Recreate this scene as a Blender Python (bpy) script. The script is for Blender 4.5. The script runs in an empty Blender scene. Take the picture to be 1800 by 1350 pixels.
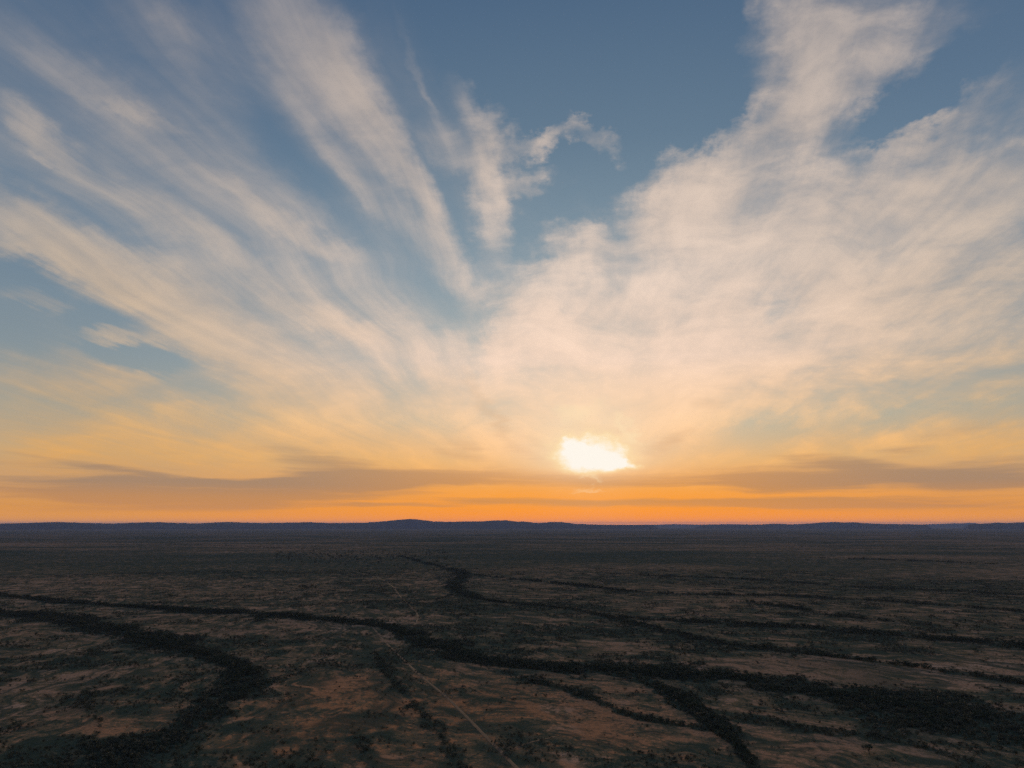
import bpy, bmesh, math, random
import numpy as np
from mathutils import Vector, Matrix

sc = bpy.context.scene
col = sc.collection
R = math.radians
F_PX, CX, CY = 1250.0, 900.0, 675.0        # photograph 1800 x 1350: focal length in its pixels
PITCH = R(11.22)
CAM_Z = 120.0
SUN_AZ, SUN_EL = 6.1, 5.3                   # degrees right of +Y, above the horizon

# ------------------------------------------------------------------ camera
cam = bpy.data.cameras.new('camera'); cam_o = bpy.data.objects.new('camera', cam); col.objects.link(cam_o)
cam.sensor_width = 36; cam.lens = 36 * F_PX / 1800
cam.clip_start = 1; cam.clip_end = 400000
cam_o.location = (0, 0, CAM_Z); cam_o.rotation_euler = (R(90) + PITCH, 0, 0)
sc.camera = cam_o
sc.view_settings.view_transform = 'Standard'; sc.view_settings.look = 'None'
sc.view_settings.exposure = 0; sc.view_settings.gamma = 1; sc.view_settings.use_curve_mapping = False

def ray(px, py):
    """world direction of a point of the photograph"""
    x, y = (px - CX) / F_PX, (CY - py) / F_PX
    c, s = math.cos(PITCH), math.sin(PITCH)
    return Vector((x, c - y * s, s + y * c)).normalized()
def azel(px, py):
    d = ray(px, py)
    return math.degrees(math.atan2(d.x, d.y)), math.degrees(math.asin(d.z))

# ------------------------------------------------------------------ sky
world = bpy.data.worlds.new('World'); sc.world = world; world.use_nodes = True
world.cycles.sampling_method = 'NONE'
nt = world.node_tree
bgn = nt.nodes['Background']
def lin(c):
    return tuple(((v / 255) / 12.92 if v / 255 <= .04045 else ((v / 255 + .055) / 1.055) ** 2.4) for v in c)

class Graph:
    def __init__(s, nt): s.nt = nt
    def put(s, sock, v):
        if v is None: return
        if isinstance(v, bpy.types.NodeSocket): s.nt.links.new(v, sock)
        elif isinstance(v, (tuple, list)) and sock.type == 'RGBA' and len(v) == 3: sock.default_value = (*v, 1)
        else: sock.default_value = v
    def m(s, op, a=None, b=None, c=None, clamp=False):
        n = s.nt.nodes.new('ShaderNodeMath'); n.operation = op; n.use_clamp = clamp
        for i, v in enumerate((a, b, c)): s.put(n.inputs[i], v)
        return n.outputs[0]
    def v(s, op, a=None, b=None, scale=None):
        n = s.nt.nodes.new('ShaderNodeVectorMath'); n.operation = op
        s.put(n.inputs[0], a); s.put(n.inputs[1], b)
        if scale is not None: s.put(n.inputs['Scale'], scale)
        return n.outputs['Value'] if op in ('DOT_PRODUCT', 'LENGTH', 'DISTANCE') else n.outputs[0]
    def xyz(s, a):
        n = s.nt.nodes.new('ShaderNodeSeparateXYZ'); s.put(n.inputs[0], a); return n.outputs
    def comb(s, x=0., y=0., z=0.):
        n = s.nt.nodes.new('ShaderNodeCombineXYZ')
        for i, v in enumerate((x, y, z)): s.put(n.inputs[i], v)
        return n.outputs[0]
    def noise(s, vec, scale, detail=4, rough=.5, lac=2., dim='2D', dist=0., color=False):
        n = s.nt.nodes.new('ShaderNodeTexNoise'); n.noise_dimensions = dim
        s.put(n.inputs['Vector'], vec)
        for k, v in (('Scale', scale), ('Detail', detail), ('Roughness', rough), ('Lacunarity', lac), ('Distortion', dist)): s.put(n.inputs[k], v)
        return n.outputs['Color' if color else 'Fac']
    def step(s, x, a, b, lo=0., hi=1., kind='SMOOTHSTEP'):
        n = s.nt.nodes.new('ShaderNodeMapRange'); n.interpolation_type = kind
        for i, v in enumerate((x, a, b, lo, hi)): s.put(n.inputs[i], v)
        return n.outputs[0]
    def ramp(s, x, stops, interp='LINEAR'):
        n = s.nt.nodes.new('ShaderNodeValToRGB'); e = n.color_ramp.elements; n.color_ramp.interpolation = interp
        while len(e) < len(stops): e.new(1)
        for k, (p, c) in zip(e, stops):
            k.position = p; k.color = (*c, 1)
        s.put(n.inputs[0], x); return n.outputs[0]
    def mix(s, f, a, b, mode='MIX'):
        n = s.nt.nodes.new('ShaderNodeMix'); n.data_type = 'RGBA'; n.blend_type = mode; n.clamp_factor = True
        s.put(n.inputs[0], f); s.put(n.inputs[6], a); s.put(n.inputs[7], b); return n.outputs[2]
    def mapping(s, vec, loc, rot, scale, kind='TEXTURE'):
        n = s.nt.nodes.new('ShaderNodeMapping'); n.vector_type = kind
        s.put(n.inputs[0], vec); n.inputs[1].default_value = loc; n.inputs[2].default_value = rot; n.inputs[3].default_value = scale
        return n.outputs[0]
    def ball(s, vec):
        n = s.nt.nodes.new('ShaderNodeTexGradient'); n.gradient_type = 'SPHERICAL'; s.put(n.inputs[0], vec); return n.outputs['Fac']

def stroke_group():
    """one soft elongated stroke: v = (x, y), frame given by two rows, adds weight * (1 - r^2)^2 to a running sum"""
    t = bpy.data.node_groups.new('stroke', 'ShaderNodeTree')
    for nm in ('x', 'y', 'ux', 'uy', 'u0', 'vx', 'vy', 'v0', 'weight', 'sum'): t.interface.new_socket(nm, in_out='INPUT', socket_type='NodeSocketFloat')
    t.interface.new_socket('sum', in_out='OUTPUT', socket_type='NodeSocketFloat')
    k = Graph(t); gi, go = t.nodes.new('NodeGroupInput').outputs, t.nodes.new('NodeGroupOutput')
    u = k.m('MULTIPLY_ADD', gi['y'], gi['uy'], k.m('MULTIPLY_ADD', gi['x'], gi['ux'], gi['u0']))
    v = k.m('MULTIPLY_ADD', gi['y'], gi['vy'], k.m('MULTIPLY_ADD', gi['x'], gi['vx'], gi['v0']))
    f = k.m('MAXIMUM', k.m('SUBTRACT', 1., k.m('MULTIPLY_ADD', u, u, k.m('MULTIPLY', v, v))), 0.)
    t.links.new(k.m('MULTIPLY_ADD', k.m('MULTIPLY', f, f), gi['weight'], gi['sum']), go.inputs[0])
    return t
STROKE = stroke_group()
sun_v = Vector((math.sin(R(SUN_AZ)) * math.cos(R(SUN_EL)), math.cos(R(SUN_AZ)) * math.cos(R(SUN_EL)), math.sin(R(SUN_EL))))
def frame(nt_):
    """angles of the looked-at point of the sky, made afresh in each part's node group"""
    global g, nt, dz, zc, el, az, sep, A, P, eln, daz, away
    nt = nt_; g = Graph(nt)
    D = g.v('NORMALIZE', nt.nodes.new('ShaderNodeTexCoord').outputs['Generated'])
    dx, dy, dz = g.xyz(D)
    zc = g.m('MAXIMUM', dz, 0.)
    el = g.m('MULTIPLY', g.m('ARCSINE', zc), 180 / math.pi)
    az = g.m('MULTIPLY', g.m('ARCTAN2', dx, dy), 180 / math.pi)
    sep = g.m('MULTIPLY', g.m('ARCCOSINE', g.v('DOT_PRODUCT', D, tuple(sun_v))), 180 / math.pi)   # degrees from the sun
    A = g.comb(az, el, 0.)
    # the cirrus deck as a level sheet: s across the wind, t along it (the wind blows towards the sun)
    cs, sn = math.cos(R(SUN_AZ)), math.sin(R(SUN_AZ))
    ds = g.v('DOT_PRODUCT', D, (cs, -sn, 0)); dt = g.v('DOT_PRODUCT', D, (sn, cs, 0))
    zk = g.m('ADD', zc, .05)
    P = g.comb(g.m('DIVIDE', ds, zk), g.m('DIVIDE', dt, zk), 0.)
    eln = g.m('DIVIDE', el, 60., clamp=True)
    daz = g.m('ABSOLUTE', g.m('SUBTRACT', az, SUN_AZ))
    away = g.m('MAXIMUM', g.step(g.m('ABSOLUTE', az), 38., 52.), g.step(el, 42., 52.))

def strokes(vec, table, box, pad):
    """sum of soft elongated strokes; each runs between two points of the sky, with a half width and a weight.
    Only those that can reach the box (az0, az1, el0, el1) are made."""
    acc = None; vx, vy, _ = g.xyz(vec)
    for (x0, y0, x1, y1, hw, amp) in table:
        a0, e0 = azel(x0, y0); a1, e1 = azel(x1, y1)
        w = hw * .0458 * 1.7; L = math.hypot(a1 - a0, e1 - e0) / 2 + w
        t = math.atan2(e1 - e0, a1 - a0); ca, sa = math.cos(t), math.sin(t); ma, mel = (a0 + a1) / 2, (e0 + e1) / 2
        ra, re = math.hypot(L * ca, w * sa), math.hypot(L * sa, w * ca)
        if ma + ra < box[0] - pad or ma - ra > box[1] + pad or mel + re < box[2] - pad or mel - re > box[3] + pad: continue
        n = nt.nodes.new('ShaderNodeGroup'); n.node_tree = STROKE
        for i, val in enumerate((vx, vy, ca / L, sa / L, -(ma * ca + mel * sa) / L, -sa / w, ca / w, (ma * sa - mel * ca) / w, amp, 0. if acc is None else acc)): g.put(n.inputs[i], val)
        acc = n.outputs[0]
    return 0. if acc is None else acc

CIRRUS = [
 # thin veils under everything
 (-100, 20, 760, 520, 170, .24), (-100, 250, 700, 700, 130, .13), (560, 380, 800, 700, 90, .14), (280, -40, 620, 300, 90, .14), (640, 60, 900, 330, 90, .10), (1150, 620, 1900, 420, 230, .19), (1350, 120, 1480, 330, 110, .20), (450, 750, 1350, 700, 120, .28), (1000, 520, 1400, 430, 110, .24), (1400, 640, 1860, 600, 110, .14),
 (900, 500, 1090, 540, 60, .36), (860, 620, 1010, 560, 50, .30), (940, 640, 1320, 600, 90, .34), (-100, 700, 500, 760, 90, .16),
 # left fan
 (-80, 20, 600, 430, 60, .14), (0, 45, 330, 250, 22, .20), (160, 165, 330, 250, 8, .34), (330, 300, 640, 470, 16, .34), (180, -40, 400, 160, 50, .16), (240, -20, 350, 80, 16, .2),
 (455, -60, 640, 190, 58, .58), (540, 20, 760, 380, 42, .66), (690, 240, 860, 560, 34, .58), (470, 130, 790, 480, 22, .28), (430, 0, 560, 200, 34, .22), (560, 60, 700, 260, 14, .3),
 (-20, 150, 170, 310, 15, .40), (130, 285, 560, 530, 18, .20), (300, 400, 760, 640, 34, .10),
 (-90, 320, 170, 450, 38, .60), (20, 380, 330, 560, 38, .64), (200, 470, 500, 650, 50, .56), (380, 580, 740, 760, 66, .48), (-20, 425, 140, 465, 14, .34), (150, 460, 320, 560, 12, .3),
 (125, 580, 300, 598, 11, .44), (280, 590, 430, 640, 18, .30), (-20, 515, 140, 540, 10, .26),
 (475, 512, 690, 605, 18, .46), (560, 530, 720, 650, 26, .34), (700, 560, 830, 720, 44, .42),
 (70, 615, 300, 690, 20, .40), (-40, 655, 320, 735, 30, .34), (-60, 740, 520, 810, 30, .50), (300, 730, 760, 800, 44, .46), (-60, 790, 300, 830, 26, .44), (240, 720, 420, 745, 12, .25),
 # plume in the middle
 (815, 140, 880, 290, 26, .31), (765, 235, 890, 330, 28, .30), (850, 250, 885, 440, 30, .45), (895, 265, 1010, 215, 19, .56), (985, 212, 1080, 262, 20, .47),
 (990, 170, 1035, 220, 13, .38), (945, 300, 890, 340, 17, .31), (690, 20, 790, 240, 8, .14),
 # broad sheet on the right
 (955, 405, 1065, 425, 24, .43), (925, 480, 1070, 450, 30, .46), (865, 515, 1000, 570, 28, .44), (815, 590, 1010, 625, 42, .52),
 (1090, 400, 1370, 235, 56, .66), (1090, 430, 1310, 330, 66, .52), (1130, 500, 1420, 400, 84, .46),
 (1370, 200, 1430, -40, 74, .58), (1390, 40, 1670, 20, 52, .48), (1420, 120, 1650, 105, 46, .42), (1360, 220, 1520, 180, 46, .36),
 (1380, 330, 1840, 310, 58, .50), (1290, 460, 1840, 370, 90, .44), (1640, 235, 1840, 170, 40, .32), (1550, 255, 1720, 235, 22, .30),
 (1180, 570, 1840, 500, 105, .44), (1080, 650, 1760, 600, 100, .42), (840, 690, 1320, 660, 110, .50), (880, 765, 1220, 740, 60, .44),
 (690, 790, 980, 790, 40, .40), (1340, 800, 1570, 772, 17, .40), (1540, 775, 1790, 680, 17, .38), (1560, 800, 1840, 745, 24, .46), (1130, 800, 1380, 790, 26, .34), (1690, 805, 1840, 765, 20, .36),
 # rifts of clear sky
 (-60, 70, 430, 400, 40, -.15), (-30, 255, 420, 560, 30, -.13), (335, 50, 720, 520, 34, -.26), (1450, 330, 1640, 300, 30, -.2), (1560, 600, 1760, 560, 30, -.16), (1180, 520, 1260, 500, 24, -.16), (1330, 480, 1420, 560, 36, -.30), (1480, 250, 1640, 190, 36, -.25), (-20, 470, 260, 540, 24, -.10), (1180, 250, 1330, 180, 30, -.30),
 (880, 60, 1310, 130, 120, -.40), (1335, 545, 1405, 515, 22, -.36), (1510, 455, 1580, 445, 16, -.26), (1480, 772, 1790, 690, 18, -.38), (1270, 775, 1420, 768, 22, -.42),
 (868, 530, 826, 660, 16, -.34), (110, 555, 300, 545, 20, -.20), (120, 610, 350, 650, 18, -.26), (1560, 190, 1700, 110, 40, -.36), (1640, 250, 1800, 240, 14, -.20),
]
LOW = [
 (300, 858, 840, 846, 23, 1.1), (430, 784, 740, 852, 20, .62), (-160, 842, 1000, 846, 6, .45), (1000, 836, 1960, 834, 6, .4), (560, 836, 1060, 838, 14, .75), (-160, 850, 460, 862, 15, .8), (-160, 868, 620, 873, 9, .8), (-160, 832, 330, 846, 5, .4),
 (880, 842, 1260, 848, 11, .75), (1100, 846, 1620, 832, 19, .75), (1365, 802, 1575, 822, 12, .65), (1180, 856, 1640, 852, 9, .62), (1440, 834, 1960, 824, 20, .85), (1560, 854, 1960, 846, 9, .7),
 (640, 880, 1480, 882, 9, 1.0), (1100, 887, 2000, 886, 13, 1.0), (-200, 892, 760, 887, 13, .85), (540, 886, 840, 889, 4, .5),
 (845, 690, 905, 795, 15, .42), (900, 785, 965, 815, 10, .5), (820, 640, 850, 700, 16, .24), (1130, 808, 1195, 760, 15, .6), (1000, 750, 1095, 762, 15, .62), (935, 765, 975, 800, 12, .42), (1180, 700, 1290, 720, 12, .3), (780, 770, 880, 800, 9, .4),
 (-40, 785, 320, 842, 6, .5), (-40, 808, 420, 852, 8, .5), (200, 830, 560, 860, 5, .4), (1540, 800, 1680, 775, 12, .4), (740, 785, 920, 822, 8, .4), (1600, 770, 1800, 735, 8, .25),
 (600, 868, 1500, 867, 4, -.6), (-160, 912, 2000, 912, 7, -.7), (300, 822, 545, 836, 9, -.6), (1560, 812, 1700, 806, 6, -.4),
]
SUN_GAP = [(985, 795, 1100, 806, 62, .36), (1000, 800, 1080, 805, 30, 1.), (1000, 780, 1040, 795, 14, .5), (1070, 812, 1110, 822, 9, .5)]
WISPS = [(1085, 722, 1120, 772, 11, .5), (970, 735, 1060, 715, 15, .5), (1090, 765, 1120, 770, 9, .4), (1018, 840, 1056, 841, 4, .5), (990, 861, 1080, 858, 4, .5)]
HALF = (.5, .5, .5)
def half(vec): return g.v('SUBTRACT', vec, HALF)
def by_el(stops): return g.ramp(eln, [(e / 60, lin(c)) for e, c in stops])

def sky_colour(box):
    """the colour of the sky over one stretch of it, box = (az0, az1, el0, el1); None: all that lies beyond the drawn cirrus"""
    low_part = box is None or box[2] < 10
    # wind warp, so that the strokes fray
    wv1 = half(g.noise(g.v('MULTIPLY', A, (.08, .12, 1)), 1., 2, .5, color=True))
    right = g.step(az, -9., 3.)                     # curdled sheet on the right, combed streaks on the left
    calm = g.step(el, 2., 14., .25, 1.)
    far_c = g.step(g.noise(g.v('MULTIPLY', P, (1.1, .35, 1)), 1., 4, .55, dist=.4), .42, .72, 0., .75)
    if box is None:
        coarse = far_c
    else:
        wf = half(g.noise(g.v('MULTIPLY', P, (6., .9, 1)), 1., 4, .6, color=True))
        wv3 = half(g.noise(g.v('MULTIPLY', A, (.40, .7, 1)), 1., 5, .62, color=True))
        curd = g.m('MULTIPLY', calm, g.m('ADD', g.m('MULTIPLY', right, .55), .45))
        warp = g.v('ADD', g.v('MULTIPLY', wv1, (3.2, 2.4, 0)), g.v('SCALE', wf, None, 2.6))
        AW = g.v('ADD', A, g.v('ADD', g.v('SCALE', warp, None, calm), g.v('SCALE', wv3, None, g.m('MULTIPLY', curd, 3.1))))
        coarse = g.m('MULTIPLY_ADD', away, far_c, strokes(AW, CIRRUS, box, 4.))
    # fibres drawn out along the wind, and finer curdling
    Pw = g.v('ADD', P, g.v('SCALE', half(g.noise(P, .7, 2, .5, color=True)), None, .40))
    f1 = g.noise(g.v('MULTIPLY', Pw, (4.5, .30, 1)), 1., 6, .57)
    f2 = g.noise(g.v('MULTIPLY', g.v('ADD', A, g.v('SCALE', wv1, None, 4.5)), (.17, .40, 1)), 1., 8, .60)
    tex = g.m('ADD', g.m('MULTIPLY', g.m('MULTIPLY', g.m('SUBTRACT', f1, .5), g.step(el, 6., 24., .5, .72)), g.m('MULTIPLY_ADD', right, -.4, 1.)), g.m('MULTIPLY', g.m('SUBTRACT', f2, .5), g.m('ADD', g.m('MULTIPLY', right, .60), g.step(el, 8., 18., .75, .38))))
    f3 = g.noise(g.v('MULTIPLY', Pw, (19., 1.3, 1)), 1., 4, .6)
    tex = g.m('ADD', tex, g.m('MULTIPLY', g.m('SUBTRACT', f3, .5), g.step(el, 7., 20., .08, .20)))
    body = g.m('MAXIMUM', g.m('ADD', coarse, g.m('MULTIPLY', tex, g.step(coarse, 0., .4, .12, .55))), 0.)
    tau = g.m('MULTIPLY', g.m('MULTIPLY', g.m('POWER', body, 1.4), 1.85), g.m('EXPONENT', g.m('MULTIPLY', tex, 2.3)))
    cir = g.m('SUBTRACT', 1., g.m('EXPONENT', g.m('MULTIPLY', tau, -1.)))      # opacity of the ice cloud
    # what clear air and lit cirrus look like at each height, nearer to and farther from the sun
    clear_far = by_el([(0, (230, 148, 40)), (1.2, (218, 148, 64)), (2.5, (206, 152, 96)), (5, (194, 166, 126)), (8, (166, 161, 145)), (12, (143, 152, 154)), (20, (114, 137, 156)), (30, (95, 118, 143)), (45, (60, 88, 124))])
    clear_near = by_el([(0, (255, 142, 0)), (1.2, (255, 152, 12)), (2.5, (250, 162, 58)), (5, (232, 180, 114)), (8, (196, 186, 160)), (12, (180, 186, 180)), (20, (140, 160, 170)), (30, (105, 128, 147)), (45, (66, 94, 128))])
    cir_far = by_el([(0, (205, 134, 76)), (2.5, (206, 148, 86)), (5, (224, 166, 92)), (8, (218, 173, 114)), (13, (206, 180, 150)), (20, (194, 178, 162)), (30, (168, 160, 156)), (45, (140, 139, 146))])
    cir_near = by_el([(0, (255, 165, 45)), (2.5, (250, 172, 80)), (5, (250, 188, 114)), (8, (249, 204, 156)), (13, (242, 212, 190)), (20, (229, 207, 190)), (30, (208, 190, 176)), (45, (180, 170, 164))])
    near = g.step(daz, 3., 42., 1., 0.)
    clear = g.mix(near, clear_far, clear_near)
    circ = g.v('SCALE', g.mix(near, cir_far, cir_near), None, g.m('MULTIPLY_ADD', tex, .28, 1.))
    # physical sky under it all
    sky = nt.nodes.new('ShaderNodeTexSky'); sky.sky_type = 'NISHITA'; sky.sun_disc = False
    sky.sun_elevation = R(SUN_EL); sky.sun_rotation = R(SUN_AZ); sky.altitude = 1000
    nis = g.v('MULTIPLY', sky.outputs[0], (.06, .085, .115))
    nis = g.v('DIVIDE', nis, g.v('ADD', g.v('SCALE', nis, None, .8), (1, 1, 1)))
    clear = g.mix(g.step(el, 3., 14., 0., .3), clear, nis)
    c = g.mix(cir, clear, circ)
    def halo(c):
        glow = g.m('POWER', g.step(sep, 0., 20., 1., 0., 'LINEAR'), 2.6)
        c = g.mix(g.m('MULTIPLY', glow, g.step(el, 2.5, 6., 0., .75)), c, lin((255, 222, 190)))
        return g.mix(g.m('MULTIPLY', g.m('POWER', g.step(sep, 0., 8., 1., 0., 'LINEAR'), 2.), g.step(el, 3., 5., .15, .42)), c, lin((255, 232, 196)))
    if not low_part: return halo(c)
    # low grey banks, drawn out level
    low_far = by_el([(0, (206, 136, 70)), (2, (186, 134, 86)), (3, (154, 128, 106)), (5, (158, 132, 110)), (10, (160, 140, 120))])
    low_near = by_el([(0, (236, 150, 60)), (2, (204, 142, 76)), (3.5, (208, 146, 84)), (6, (214, 160, 104)), (10, (210, 170, 130))])
    lowc = g.mix(g.step(daz, 2., 26., 1., 0.), low_far, low_near)
    AL = g.v('ADD', A, g.v('MULTIPLY', half(g.noise(g.v('MULTIPLY', A, (.12, .9, 1)), 1., 5, .55, color=True)), (4., .7, 0)))
    fl = g.m('MULTIPLY', g.m('SUBTRACT', g.noise(g.v('MULTIPLY', AL, (.11, 2.4, 1)), 1., 6, .6), .5), g.step(el, 1., 9., 1.5, .0))
    lowd = fl if box is None else g.m('ADD', strokes(AL, LOW, box, 2.5), fl)
    lowa = g.m('MULTIPLY', g.step(lowd, .02, .95), g.step(el, .7, 1.3, 0., .8))
    c = halo(g.mix(lowa, c, lowc))
    if box is not None and box[1] > SUN_AZ:
        # the veiled sun: a ragged gap of bright cloud round it
        AS = g.v('ADD', A, g.v('MULTIPLY', half(g.noise(g.v('MULTIPLY', A, (.5, .8, 1)), 1., 4, .60, color=True)), (3.0, 2.0, 0)))
        core = strokes(AS, SUN_GAP, box, 2.5); wisp = strokes(AS, WISPS, box, 2.5)
        wisp = g.m('MULTIPLY', wisp, g.step(el, 3.2, 3.6, .8, 1.))
        core = g.m('MULTIPLY', core, g.step(g.m('MULTIPLY_ADD', g.m('ABSOLUTE', g.m('SUBTRACT', az, 6.)), -.10, el), 3.5, 4.3))
        c = g.mix(g.step(wisp, .0, .7, 0., .45), c, lin((255, 230, 184)))
        c = g.mix(g.step(core, .0, .75, 0., .9), c, lin((255, 226, 170)))
        c = g.mix(g.step(core, .36, 1.1), c, lin((255, 247, 234)))
    # the air above the haze is clearer and brighter low down than it looks through it
    through = g.m('EXPONENT', g.m('MINIMUM', g.m('DIVIDE', HAZE_DEPTH, g.m('ADD', zc, .0025)), 1.1))
    return g.v('SCALE', c, None, through)

HAZE, HAZE_TOP = 1.9e-5, 400.
HAZE_DEPTH = HAZE * (HAZE_TOP - CAM_Z) * .8
def part(box):
    t = bpy.data.node_groups.new('sky part', 'ShaderNodeTree'); t.interface.new_socket('Color', in_out='OUTPUT', socket_type='NodeSocketColor')
    frame(t); go = t.nodes.new('NodeGroupOutput'); c = g.v('SCALE', sky_colour(box), None, 10.)
    t.links.new(c, go.inputs[0]); return t
PARTS = [part(b) for b in ((-54, 1, 0, 16), (1, 54, 0, 16), (-54, 1, 16, 54), (1, 54, 16, 54), None)]
frame(world.node_tree)
nt.nodes.remove(bgn)
def background(t):
    n = nt.nodes.new('ShaderNodeBackground'); n.inputs[1].default_value = .1
    k = nt.nodes.new('ShaderNodeGroup'); k.node_tree = t; nt.links.new(k.outputs[0], n.inputs[0]); return n.outputs[0]
def either(test, a, b):
    """a where test is 0, b where it is 1"""
    n = nt.nodes.new('ShaderNodeMixShader'); g.put(n.inputs[0], test); nt.links.new(a, n.inputs[1]); nt.links.new(b, n.inputs[2]); return n.outputs[0]
up, rt = g.m('GREATER_THAN', el, 16.), g.m('GREATER_THAN', az, 1.)
beyond = g.m('MAXIMUM', g.m('GREATER_THAN', g.m('ABSOLUTE', az), 54.), g.m('GREATER_THAN', el, 54.))
bk = [background(t) for t in PARTS]
drawn = either(up, either(rt, bk[0], bk[1]), either(rt, bk[2], bk[3]))
nt.links.new(either(beyond, drawn, bk[4]), nt.nodes['World Output'].inputs[0])

# ------------------------------------------------------------------ sun (low, behind thin cloud)
sun = bpy.data.lights.new('sun', 'SUN'); sun_o = bpy.data.objects.new('sun', sun); col.objects.link(sun_o)
sun.energy = 1.2; sun.angle = R(3.0); sun.color = (1., .66, .36)
sun_o.rotation_euler = (-sun_v).to_track_quat('-Z', 'Y').to_euler()
sun_o.location = (0, 0, 500)
# ------------------------------------------------------------------ render settings
cy = sc.cycles
cy.use_adaptive_sampling = True; cy.adaptive_threshold = .008; cy.adaptive_min_samples = 16
cy.max_bounces = 4; cy.diffuse_bounces = 2; cy.glossy_bounces = 1; cy.transmission_bounces = 1; cy.volume_bounces = 1; cy.transparent_max_bounces = 8
cy.caustics_reflective = False; cy.caustics_refractive = False
cy.use_denoising = False             # a little grain, as in the photograph

# ------------------------------------------------------------------ helpers
rng = np.random.default_rng(7); random.seed(7)
def hash2(ix, iy, seed):
    h = (ix.astype(np.int64) * 374761393 + iy.astype(np.int64) * 668265263 + seed * 1442695041) & 0xFFFFFFFF
    h = ((h ^ (h >> 13)) * 1274126177) & 0xFFFFFFFF
    return ((h ^ (h >> 16)) & 0xFFFF) / 65535.0
def vnoise(x, y, seed=0):
    ix, iy = np.floor(x), np.floor(y); fx, fy = x - ix, y - iy
    fx = fx * fx * fx * (fx * (fx * 6 - 15) + 10); fy = fy * fy * fy * (fy * (fy * 6 - 15) + 10)
    a, b = hash2(ix, iy, seed), hash2(ix + 1, iy, seed); c_, d = hash2(ix, iy + 1, seed), hash2(ix + 1, iy + 1, seed)
    return (a + (b - a) * fx) * (1 - fy) + (c_ + (d - c_) * fx) * fy
def fbm(x, y, lam, octaves=5, seed=0, gain=.55, cut=None):
    """0..1 noise with longest wave lam metres; cut = shortest wave worth drawing at each point"""
    s = np.zeros_like(x); w = 0; amp = 1.
    for o in range(octaves):
        k = amp if cut is None else amp * np.clip(lam / cut - 1, 0, 1)
        ca, sa = math.cos(.7 * o + seed), math.sin(.7 * o + seed)
        s = s + k * (vnoise((x * ca - y * sa) / lam + 13.7 * o, (x * sa + y * ca) / lam - 7.1 * o, seed + o) - .5); w += amp; lam /= 2.03; amp *= gain
    return s / w * 1.9 + .5
def sstep(x, a, b):
    t = np.clip((x - a) / (b - a), 0, 1); return t * t * (3 - 2 * t)
def relief(x, y):
    """height of the plain: a metre or so of roll over hundreds of metres, flat far out"""
    r = np.hypot(x, y)
    return (fbm(x, y, 420., 2, 31) - .5) * 3.2 * sstep(r, 9000, 4000)
def at(px, py):
    """the point of the plain seen at this point of the photograph"""
    d = ray(px, py); t = -CAM_Z / d.z
    return np.array((d.x * t, d.y * t))
def new_mat(name):
    m = bpy.data.materials.new(name); m.use_nodes = True
    return m, Graph(m.node_tree), m.node_tree.nodes['Principled BSDF']
def mesh_obj(name, verts, faces, mat, parent=None, smooth=False):
    me = bpy.data.meshes.new(name); me.from_pydata(verts, [], faces); me.update()
    if smooth: me.polygons.foreach_set('use_smooth', [True] * len(me.polygons))
    if mat: me.materials.append(mat)
    o = bpy.data.objects.new(name, me)
    col.objects.link(o); o.parent = parent
    return o
def tag(o, label=None, cat=None, group=None, kind=None):
    for k, v in (('label', label), ('category', cat), ('group', group), ('kind', kind)):
        if v: o[k] = v
    return o

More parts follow.
